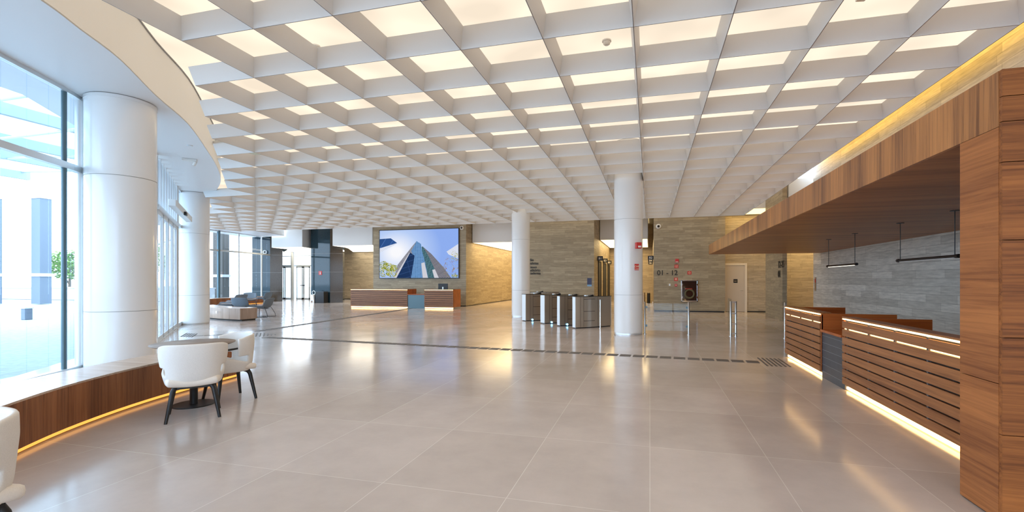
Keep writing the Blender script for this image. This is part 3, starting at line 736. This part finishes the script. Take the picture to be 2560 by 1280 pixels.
# ================================================================== DINING ARMCHAIRS (faces local +Y)
def dining_chair(label):
    t = thing('armchair', label, 'chair')
    # one wrap-around shell: high back, low cup, and the openings between them at the sides
    AM = 140.0
    def shell(u, v):
        ad = -AM+2*AM*u; z = .365+.455*v; c = abs(ad)/80.0; sg = 1 if ad > 0 else -1
        k = .86+.14*min(1, v*1.35)-.07*max(0, .22-v)/.22
        if v > .4: z -= .035*min(1, c)**4*(v-.4)/.6
        rise = max(0, (abs(ad)-58)/82)
        if v < .33: z += .15*rise*(v/.33)
        if abs(ad) <= 90:
            a = radians(ad); x = .300*k*(abs(sin(a))**.85)*sg; y = -.265*k*cos(a)+.02
        else:
            g = (abs(ad)-90)/50; x = .300*k*sg*(1-.05*g*g); y = .02+.21*g
        return (x, y+.012*(v-.5), z)
    def gone(u, v):
        ad = abs(-AM+2*AM*u)
        if ad > 86 and v > .30: return True
        if ad > 60 and .26 < v < .42: return True
        return False
    MB().grid(shell, 44, 16, hole=gone).build('backrest', 'fabric', t, solid=.036, sub=1)
    # seat pan with raised sides
    def seat(u, v):
        x = (2*u-1); y = -.235+.47*v
        w = .225+.03*sin(pi*min(1,v*1.2)); 
        z = .415+.045*x*x*(.4+.8*v)+.012*v-.02*(1-v)
        return (x*w, y, z)
    MB().grid(seat, 12, 10).build('seat', 'fabric_in', t, solid=.075, sub=1)
    for s in (-1, 1):
        MB().tube([(s*.272,-.03,.668),(s*.285,.03,.664),(s*.293,.17,.655),(s*.292,.215,.645),(s*.285,.225,.62),(s*.28,.21,.57)], [.011,.012,.013,.013,.012,.011], 10).build('armrest', 'black', t)
    MB().box(-.19,.19,.13,.165,.335,.375).box(-.19,.19,-.165,-.13,.335,.375).box(-.02,.02,-.15,.15,.335,.37).build('seat_frame', 'black', t, bevel=.006)
    for sx in (-1, 1):
        for sy in (-1, 1):
            MB().tube([(sx*.155,sy*.145,.365),(sx*.18,sy*.165,.32),(sx*.235,sy*.215,0)], [.027,.024,.016], 10).build('leg', 'black', t)
    return t
ch = dining_chair('off-white upholstered armchair seen from behind, in front of the round table')
ch.location = (-4.89, 4.05, 0); ch.rotation_euler = (0,0,atan2(.66,-.75)-pi/2); ch['group'] = 'armchairs around the tables'
c2 = copy_tree(ch); c2['label'] = 'off-white upholstered armchair facing left at the right side of the round table'
c2.location = (-5.15, 4.74, 0); c2.rotation_euler = (0,0,atan2(-.93,-.38)-pi/2)
c3 = copy_tree(ch); c3['label'] = 'off-white upholstered armchair cut off by the left edge of the picture'
c3.location = (-3.37, 1.47, 0); c3.rotation_euler = (0,0,atan2(-.99,-.1)-pi/2)

# ================================================================== LOUNGE CHAIRS (face local +Y)
def lounge_chair(label):
    t = thing('lounge_chair', label, 'chair')
    prof = [(.36,.36),(.30,.385),(.1,.36),(-.08,.335),(-.20,.36),(-.28,.46),(-.34,.60),(-.40,.74),(-.42,.78)]
    P = spline(prof, 3); nP = len(P)-1
    def shell(u, v):
        k = v*nP; i = min(int(k), nP-1); y, z = lerp(P[i], P[i+1], k-i)
        x = 2*u-1; wid = .34*(1-.10*max(0, v-.75)*4*.6)*(1-.06*(v < .05))
        c = abs(x)**3
        corner = max(0, v-.86)/.14
        return (x*wid*(1-.12*corner**2), y+.05*c*(v > .45)*min(1,(v-.45)*4), z+.15*abs(x)**2.5*(1-min(1, abs(v-.38)*1.7)) -.05*c*corner)
    MB().grid(shell, 14, 20).build('shell', 'shell_dark', t, solid=.022, sub=1)
    def inner(u, v):
        x, y, z = shell(.07+.86*u, .03+.50*v); return (x, y+.004, z+.03)
    MB().grid(inner, 10, 10).build('seat_pad', 'taupe', t, solid=.03, sub=1)
    def innerb(u, v):
        x, y, z = shell(.05+.90*u, .58+.40*v); return (x, y+.022, z+.006)
    MB().grid(innerb, 10, 8).build('back_pad', 'shell_blue', t, solid=.014, sub=1)
    for s in (-1, 1):
        MB().tube([(s*.22,.24,.33),(s*.27,.27,.25),(s*.30,.30,.012),(s*.30,.10,.010),(s*.31,-.32,.010),(s*.31,-.40,.012),(s*.29,-.36,.16),(s*.25,-.25,.36),(s*.22,-.22,.40)], .010, 8).build('leg', 'black', t)
    MB().tube([(-.22,.24,.33),(.22,.24,.33)], .009).tube([(-.22,-.2,.335),(.22,-.2,.335)], .009).build('cross_bar', 'black', t)
    return t
# position, facing angle (direction the sitter looks)
LC = [((-15.45,15.75), (-.97,-.25), 'charcoal lounge chair standing alone at the right end of the curved lounge bench, facing left'),
      ((-16.6,15.95), (-.30,.95), 'lounge chair with its blue-grey back turned to the curved bench, right of its neighbour'),
      ((-18.0,16.5), (-.8,-.6), 'lounge chair with dark open shell facing left behind the curved bench'),
      ((-19.5,18.0), (-.9,-.4), 'lounge chair behind the front pair, its rim showing above them'),
      ((-20.7,19.5), (-1,.1), 'pale-rimmed lounge chair half hidden in the middle of the lounge group'),
      ((-22.6,22.2), (.75,-.66), 'dark lounge chair facing the camera in front of the far bench'),
      ((-22.9,23.5), (-.99,-.1), 'farthest lounge chair facing left at the right end of the far bench')]
base = None
for k, (p, d, lab) in enumerate(LC):
    o = lounge_chair(lab) if base is None else copy_tree(base)
    if base is None: base = o
    o['label'] = lab; o['group'] = 'charcoal lounge chairs by the window'
    o.location = (p[0], p[1], 0); o.rotation_euler = (0,0,atan2(d[1], d[0])-pi/2)

# ================================================================== TURNSTILES
def turnstile(x, y, ang, w, L, label, led=True):
    t = thing('turnstile', label, 'turnstile', (x, y, 0), ang, 'turnstile cabinets')
    # local: +X along the passage, origin at the near end
    n = 10; side = []
    for k in range(n+1): a = k/n; side.append((L*a, -w/2-.06*sin(pi*a)))
    for k in range(n, -1, -1): a = k/n; side.append((L*a, w/2+.06*sin(pi*a)))
    MB().prism(side, .03, .985).build('body', 'steel_dark', t)
    ins = [(min(max(px,.02),L-.02), py*.93) for px, py in side]
    MB().prism(ins, 0, .03).build('plinth', 'black', t)
    for e in (0, L): MB().box(e-(.015 if e == 0 else 0), e+(.015 if e else 0), -w/2, w/2, .03, .985).build('end_panel', 'alu_pale', t)
    top = [((px-L/2)*1.03+L/2, py*1.12) for px, py in side]
    MB().prism(top, .985, 1.0).build('top_plate', 'black_gloss', t)
    lines = MB()
    for s in (-1, 1):
        for z in (.90, .52, .22):
            for k in range(2, 5):
                a, b = k/n, (k+1)/n; p = (L*a, s*(w/2+.06*sin(pi*a)+.002)); q = (L*b, s*(w/2+.06*sin(pi*b)+.002))
                lines.add([(*p,z),(*q,z),(*q,z+.012),(*p,z+.012)], [(0,1,2,3)])
        for a in (.12, .2, .58):
            p = (L*a, s*(w/2+.06*sin(pi*a)+.002)); q = (L*a+.008, s*(w/2+.06*sin(pi*a)+.002)); lines.add([(*p,.04),(*q,.04),(*q,.98),(*p,.98)], [(0,1,2,3)])
    lines.build('panel_joint', 'black', t)
    r = MB().box(.42,.5,-.05,.05,1.0,1.035).build('card_reader', 'alu_pale', t, bevel=.006)
    MB().add([(.52,-.06,1.0),(.72,-.06,1.0),(.72,.06,1.0),(.52,.06,1.0),(.70,-.06,1.05),(.70,.06,1.05)], [(0,3,2,1),(0,1,4),(1,2,5,4),(2,3,5),(3,0,4,5)]).build('display_hood', 'black', t)
    if led:
        q = MB().lathe([(.0,-.004),(.028,-.004),(.028,.004),(.0,.004)], (0,0,0), n=14).build('foot_light', 'led_blue', t); q.rotation_euler = (R90,0,0); q.location = (.26, -w/2-.052, .05)
    return t
A = radians(45)
turnstile(-4.50,16.58, A, .26, 1.42, 'steel turnstile cabinet, leftmost of the front row, beside the white column')
turnstile(-3.60,15.74, A, .26, 1.42, 'steel turnstile cabinet, second from the left in the front row')
turnstile(-2.90,15.03, A, .15, 1.42, 'steel turnstile cabinet, third from the left in the front row')
turnstile(-2.29,14.42, A, .15, 1.42, 'steel turnstile cabinet, rightmost and nearest, with its whole curved side showing', False)
turnstile(-5.15,18.95+.45, radians(20), .24, 1.42, 'turnstile cabinet behind the front row, only its black top plate and blue light showing', True)
t = thing('stanchion', 'slim steel post standing against the nearest turnstile cabinet', 'post', (-1.50,14.62,0))
MB().lathe([(.022,.008),(.022,.9)], n=14).build('pole', 'chrome', t); MB().lathe([(.05,0),(.05,.008)], n=20).build('base_plate', 'steel', t)

# ------------------------------------------------------------------ glass gates
def post(x, y, parent, h=.9, r=.027):
    MB().lathe([(r,.01),(r,h-.01),(r*.8,h)], (x,y,0), n=18).build('post', 'steel', parent)
    MB().lathe([(.05,0),(.05,.012)], (x,y,0), n=20).build('base_plate', 'steel', parent)
t = thing('glass_barrier', 'clear glass barrier between two steel posts right of the alarm column', 'barrier', (-.14,13.48,0))
post(0,0,t); post(1.17,0,t); MB().box(.04,1.13,-.005,.005,.10,.86).build('glass_panel', 'glass_clear', t)
MB().box(.02,.07,-.012,.012,.2,.26).box(.02,.07,-.012,.012,.72,.78).box(1.1,1.15,-.012,.012,.2,.26).box(1.1,1.15,-.012,.012,.72,.78).build('clamp', 'teal_metal', t)
t = thing('swing_gate', 'pair of steel posts holding a small glass gate leaf opened toward the camera', 'gate', (2.10,13.45,0))
post(0,0,t,.94); post(.13,.02,t,.94)
MB().box(.02,.03,.05,.62,.08,1.0).build('glass_leaf', 'glass_clear', t)
mb = MB()
for z in (.06,.32,.6,.9): mb.box(.0,.13,-.008,.02,z,z+.03)
mb.build('hinge', 'steel', t)
t = thing('stanchion', 'single steel barrier post just beyond the far end of the slatted desk', 'post', (3.39-.93+.92,13.3,0))
post(0,0,t,.93)

# ================================================================== WALL THINGS
def dome(x, y, z, label, r=.085, ry=0):
    t = thing('security_camera', label, 'camera', (x, y, z))
    q = MB().lathe([(r,-.0),(r*1.05,.03),(r*.9,.06),(r*.55,.085)], n=24).build('housing', 'plastic', t); q.rotation_euler = (R90,0,ry)
    q = MB().lathe([(r*.5,.085),(r*.42,.105),(r*.2,.118)], n=20).build('lens', 'black_gloss', t); q.rotation_euler = (R90,0,ry)
dome(-10.5,25.0,4.53,'white dome camera at the top right corner beside the video screen',.12)
dome(.4,23.35,4.11,'white dome camera high on the stone wall above the lettering 01 - 12',.12)
dome(-26.35,27.12,3.50,'white dome camera on the dark granite left of the glass entrance doors',.14, radians(19))
t = thing('soffit_spotlight', 'small white adjustable spotlight on the blue-lit soffit between the thick columns', 'spotlight', (-11.0,9.0,ZS), radians(40))
MB().box(-.15,.15,-.06,.06,-.055,0).build('housing', 'plastic', t, bevel=.008)
q = MB().lathe([(.035,-.11),(.04,-.02),(.02,0)], n=16).build('lamp_head', 'plastic', t); q.location = (.12,0,-.05); q.rotation_euler = (.5,.5,0)
t = thing('soffit_sensor', 'tiny flat sensor plate on the soffit above the sliding door', 'sensor', (-9.9,8.1,ZS)); MB().lathe([(.05,-.012),(.06,0)], n=20).build('plate', 'alu', t)
def letters(name, label, body, size, x, y, z, rz, sp=None, bold=.004):
    o = text_mesh(name, body, size, 'dark_ink', (x, y, z), (R90,0,rz), None, 'LEFT', .008, bold)
    return tag(o, label, 'lettering')
letters('wall_lettering', 'dark raised numbers 01 - 12 on the stone wall', '01 - 12', .335, .33, 23.34, 1.755, 0, bold=.003)
letters('wall_lettering', 'dark raised numbers 12 - 25 on the return wall, seen at a sharp angle', '12-25', .36, 4.71, 19.48, 1.98, -R90)
letters('wall_lettering', 'short dark numeral pair below the numbers 12 - 25 on the return wall', '01', .36, 4.71, 19.48, 1.62, -R90)
for k, (w, x, z) in enumerate((('Cafés',-5.805,2.50),('Toaletes',-5.545,2.325),('Acesso',-5.645,2.13),('Auditório',-5.45,1.965),('Academia',-5.44,1.81))):
    o = text_mesh('wall_lettering', w, .182, 'dark_ink', (x, 23.29, z), (R90,0,0), None, 'RIGHT', .008, .002)
    tag(o, 'dark word %s on the centre stone wall, %s line' % (w, ('top','second','third','fourth','lowest')[k]), 'lettering')
sg = 'small red fire signs on the stone wall'
t = thing('strobe_alarm', 'red strobe sounder on the stone wall, topmost of the red fittings', 'fire alarm', (1.25,23.35,2.44)); MB().box(-.08,.08,-.08,0,-.09,.09).build('housing', 'red', t, bevel=.01); MB().box(-.06,.06,-.09,-.08,-.075,-.045).build('lens', 'plastic', t)
sign('red_sign','red CHF plate directly below the strobe sounder on the stone wall',1.23,23.35,2.17,.18,.17,'redsign',0,None,'CHF','ALARME')
s3 = sign('red_sign','red plate with a ring pictogram above the hose cabinet',1.82,23.35,1.86,.18,.16,'redsign',0)
MB().tube([(.04*cos(a*pi/8),-.014,.04*sin(a*pi/8)) for a in range(16)], .009, 6, closed=True).build('pictogram', 'cream_ink', s3)
s4 = sign('red_sign','red plate with a pale square pictogram below the numbers 01 - 12',1.21,23.35,1.55,.17,.16,'redsign',0)
MB().box(-.04,.04,-.016,-.012,-.03,.05).build('pictogram', 'cream_ink', s4); MB().box(-.018,.018,-.018,-.016,-.01,.03).build('pictogram_inset', 'redsign', s4)
t = thing('call_point', 'small red manual call point, lowest of the red fittings on the stone wall', 'call point', (1.21,23.35,1.27)); MB().box(-.055,.055,-.05,0,-.06,.06).build('housing', 'red', t, bevel=.01); MB().box(-.025,.025,-.056,-.05,-.01,.02).build('button', 'plastic', t)
t = thing('wall_switch', 'tiny pale switch plate left of the red call point', 'switch', (.92,23.35,1.29)); MB().box(-.035,.035,-.012,0,-.05,.05).build('plate', 'alu_pale', t); MB().box(-.015,.015,-.017,-.012,-.025,.025).build('rocker', 'plastic', t)
t = thing('hose_cabinet', 'chrome framed fire hose cabinet with dark glass on the stone wall', 'hose cabinet', (1.82,23.35,1.0))
MB().box(-.38,.38,-.10,0,-.51,-.47).box(-.38,.38,-.10,0,.47,.51).box(-.38,-.33,-.10,0,-.51,.51).box(.33,.38,-.10,0,-.51,.51).build('frame', 'chrome', t, bevel=.006)
MB().box(-.33,.33,-.02,0,-.47,.47).build('back', 'glass_pane_red', t)
q = MB().tube([(.2*cos(a*pi/12),-.05,-.14+.2*sin(a*pi/12)) for a in range(24)], .045, 8, closed=True).build('hose_reel', 'hose', t)
MB().box(-.2,.12,-.07,-.02,.08,.12).build('nozzle', 'red', t)
MB().box(-.33,.33,-.095,-.09,-.47,.47).build('glass_door', 'glass_clear', t)
for sx, sz in ((-1,-.3),(-1,.3),(1,-.3),(1,.3)): MB().box(sx*.33-.02,sx*.33+.02,-.112,-.1,sz-.04,sz+.04).build('hinge', 'chrome', t)
t = thing('poster', 'small dark blue notice with light blue foot near the lift lobby corner', 'poster', (-2.93,23.29,1.41)); MB().box(-.11,.11,-.01,0,-.12,.21).build('sheet', 'blue_poster', t); MB().box(-.11,.11,-.01,0,-.21,-.12).build('printed_foot', 'sky_poster', t)
t = thing('intercom', 'narrow grey intercom panel on the right stone wall near its far corner', 'intercom', (5.73,18.62,1.37)); MB().box(-.02,0,-.07,.07,-.24,.24).build('plate', 'steel', t); MB().box(-.026,-.02,-.04,.04,.05,.18).build('display', 'red', t)
s5 = sign('red_sign', 'small red sign with a white figure on the polished dark granite pier', -21.55, 26.84, 2.0, .26, .26, 'redsign', radians(-3))
MB().box(-.03,.03,-.016,-.012,-.09,.03).box(-.025,.025,-.016,-.012,.045,.09).build('pictogram', 'plastic', s5)
# lifts in the lobby: dark portals and their flag signs on the left wall
for k, (y0, y1, nm, lab) in enumerate(((25.15,26.4,'B1','nearest of the three'),(28.0,29.5,'B3','middle of the three'),(30.9,32.1,'B5','farthest of the three'))):
    t = thing('lift_door', 'black lift doorway on the glowing lobby wall, %s' % lab, 'lift door', (-2.7,(y0+y1)/2,0), 0, 'lift doors')
    h = (y1-y0)/2
    MB().box(-.0,.02,-h,h,0,2.52).build('door_panel', 'lift_black', t)
    MB().box(0,.045,-h-.05,-h,0,2.57).box(0,.045,h,h+.05,0,2.57).box(0,.045,-h,h,2.52,2.57).build('portal_frame', 'lift_black', t)
    t = thing('lift_sign', 'black flag sign %s above its lift doorway' % nm, 'sign', (-2.7,(y0-.25),2.67), 0, 'lift flag signs')
    MB().box(0,.28,-.03,.03,-.12,.12).build('plate', 'black', t)
    text_mesh('lettering', nm, .16, 'plastic', (.14,-.032,-.055), (R90,0,0), t, 'CENTER', .002, .003)
for k, (y, nm) in enumerate(((24.6,'B2'),(28.2,'B4'),(32.0,'B6'))):
    t = thing('lift_sign', 'black flag sign %s on the right side of the lift lobby' % nm, 'sign', (.18,y,2.66), 0, 'lift flag signs on the right')
    MB().box(-.28,0,-.03,.03,-.1,.1).build('plate', 'black', t)
    text_mesh('lettering', nm, .15, 'plastic', (-.14,-.032,-.05), (R90,0,0), t, 'CENTER', .002, .003)
t = thing('call_button_plate', 'thin dark call button plate between the lift doorways', 'call plate', (-2.7,27.2,1.35)); MB().box(0,.012,-.03,.03,-.3,.3).build('plate', 'steel_dark', t)
for k, (x, c) in enumerate(((.02,'black'),(-.3,'steel_dark'))):
    t = thing('lobby_bollard', ('black' if k == 0 else 'bronze')+' slim ashtray bin at the far end of the lift lobby', 'bin', (x-.1,31.6,0)); MB().lathe([(.10,0),(.10,.62),(.09,.66)], n=20).build('body', c, t); MB().lathe([(.1,.66),(.105,.7)], n=20).build('lid', 'steel', t)
# things by the rear entrance
t = thing('umbrella_stand', 'chrome cylinder stand with a ring handle in front of the granite pier', 'stand', (-21.75,26.45,0))
MB().lathe([(.19,0),(.19,.5),(.17,.55)], n=28).build('body', 'chrome', t)
MB().tube([(.11*cos(a*pi/8),0,.68+.13*sin(a*pi/8)) for a in range(16)], .018, 8, closed=True).build('ring_handle', 'chrome', t)
t = thing('waste_bin', 'square black bin beside the chrome stand at the granite pier', 'bin', (-21.12,26.45,0))
MB().box(-.32,.32,-.22,.22,0,.72).build('body', 'black', t, bevel=.015); MB().box(-.3,.3,-.2,.2,.72,.76).build('lid', 'slate', t)

# ================================================================== TACTILE STRIPS
def pads(t, pts_, w, l, ang, m='rubber'):
    for (x, y) in pts_: MB().obox((x, y), ang, l, w, 0, .004).build('pad', m, t)
t = thing('tactile_strip', 'long tactile guide strip of grey pads crossing the floor toward the slatted desk', 'tactile strip', (2.05,9.32,0))
pads(t, [(-.22-.256*k, .017*k) for k in range(46)], .24, .212, radians(-3.4))
t = thing('tactile_warning', 'block of dark warning bars where the long strip ends near the slatted desk', 'tactile strip', (2.1,9.5,0))
for k in range(6): MB().obox((-.09+.072*k, -.12), R90-.03, .9, .03, 0, .004).build('bar', 'rubber', t)
t = thing('tactile_strip', 'tactile guide strip leading from the crossing back to the far desk', 'tactile strip', (-11.2,11.2,0))
pads(t, [(-.03*k*.9, .12+.256*k) for k in range(44)], .24, .212, R90)
t = thing('tactile_warning', 'patch of warning bars at the crossing of the two tactile strips', 'tactile strip', (-10.7,10.45,0))
for k in range(15): MB().obox((-.65+.093*k, -.22+.033*k), radians(133), .95*min(1, (k+1)/5, (15-k)/5), .032, 0, .004).build('bar', 'rubber', t)
t = thing('tactile_strip', 'short row of three dark dashes leading to the sliding door', 'tactile strip', (-11.63,10.09,0))
for x, y in ((-.22,-.17),(0,0),(.21,.18)): MB().obox((x, y), radians(40), .25, .07, 0, .004).build('dash', 'rubber', t)
t = thing('tactile_warning', 'slanting dark warning bars on the floor in front of the sliding door', 'tactile strip', (-12.4,9.98,0))
for k in range(5): MB().obox((.09*k, 0), radians(133), .92, .038, 0, .004).build('bar', 'rubber', t)

# ================================================================== OUTSIDE
tag(MB().box(-120,-6.4,-60,90,-.36,-.04).box(-6.4,60,-60,-8.3,-.36,-.04).build('plaza_paving', 'plaza'), kind='structure')
t = thing('glass_canopy', 'steel framed glass canopy outside the curved window', 'canopy', (-15,4,5.1))
def cz(x): return -.25*((x+7)/7.0)
for k in range(9):
    y = -6+k*1.6; MB().tube([(6-1.2,y,cz(6)+.3),(0,y,cz(0)+.05),(-6,y,cz(-6)+.1)], .035, 6).build('purlin', 'alu', t)
for k in range(5):
    x = 4.2-k*2.4; MB().box(x-.06,x+.06,-6.4,7.0,-.2+.1*(k%2),.05+.1*(k%2)).build('beam', 'canopy_steel', t)
MB().box(-6,5.0,-6.4,7.0,.36,.375).build('roof_glass', 'glass_canopy', t)
for k, (x, y, w, h, lab) in enumerate(((-38,21.1,.8,6.9,'blue-grey facade pier across the plaza, the slim one'),(-41.3,20.2,1.5,6.9,'blue-grey facade pier across the plaza at the picture edge'),(-32.1,28.8,.9,5.4,'dark stone facade pier seen through the rear window'))):
    tag(MB().box(x-w/2,x+w/2,y-.3,y+.3,0,h).box(x-w/2-.06,x+w/2+.06,y-.36,y+.36,1.75,1.95,'bldg_pale').box(x-w/2-.05,x+w/2+.05,y-.35,y+.35,h-.15,h,'bldg_pale').build('facade_pier', 'bldg_dark' if x > -35 else 'bldg'), lab, 'pillar')
tag(MB().box(-60,-30,26,26.4,0,.9).box(-60,-30,25.9,26.5,.9,.98).build('planter_wall', 'bldg_pale'), 'low pale planter wall at the far side of the plaza', 'wall')
t = thing('plaza_bollard', 'short blue-grey concrete block on the plaza outside the curved window', 'bollard', (-23.6,12.65,-.04)); MB().box(-.12,.12,-.12,.12,0,.44).build('body', 'bldg', t, bevel=.02); MB().box(-.14,.14,-.14,.14,.44,.48).build('cap', 'bldg_pale', t)
def tree(x, y, h, r, label, seed):
    q = random.Random(seed); t = thing('tree', label, 'tree', (x, y, -.04), 0, 'trees across the plaza')
    MB().tube([(0,0,0),(.05,.03,h*.3),(-.05,.1,h*.6)], [.14,.1,.05], 8).tube([(0,0,h*.35),(.5,.2,h*.6)], [.06,.03], 6).tube([(0,0,h*.3),(-.5,-.3,h*.55)], [.06,.03], 6).build('trunk', 'bark', t)
    mb = MB()
    for _ in range(1500):
        a, b, c = q.gauss(0,1), q.gauss(0,1), q.gauss(0,1); n_ = sqrt(a*a+b*b+c*c) or 1; rad = r*q.random()**.4
        px, py, pz = a/n_*rad, b/n_*rad, h*.68+c/n_*rad*.75; s = q.uniform(.07,.16); th, ph = q.uniform(0,6.3), q.uniform(-1,1)
        u = (cos(th)*s, sin(th)*s, ph*s*.6); v = (-sin(th)*s*.6, cos(th)*s*.6, s*.5)
        mb.add([(px-u[0],py-u[1],pz-u[2]),(px+v[0],py+v[1],pz+v[2]),(px+u[0],py+u[1],pz+u[2]),(px-v[0],py-v[1],pz-v[2])], [(0,1,2,3)])
    mb.build('foliage', 'leaf', t)
tree(-48,28.5,4.2,1.7,'small leafy tree across the plaza, left of the slim facade pier',1)
tree(-44,29.0,4.6,1.9,'small leafy tree across the plaza, right of the slim facade pier',2)
tree(-58,45,6.5,2.8,'leafy tree seen through the rear window',3)
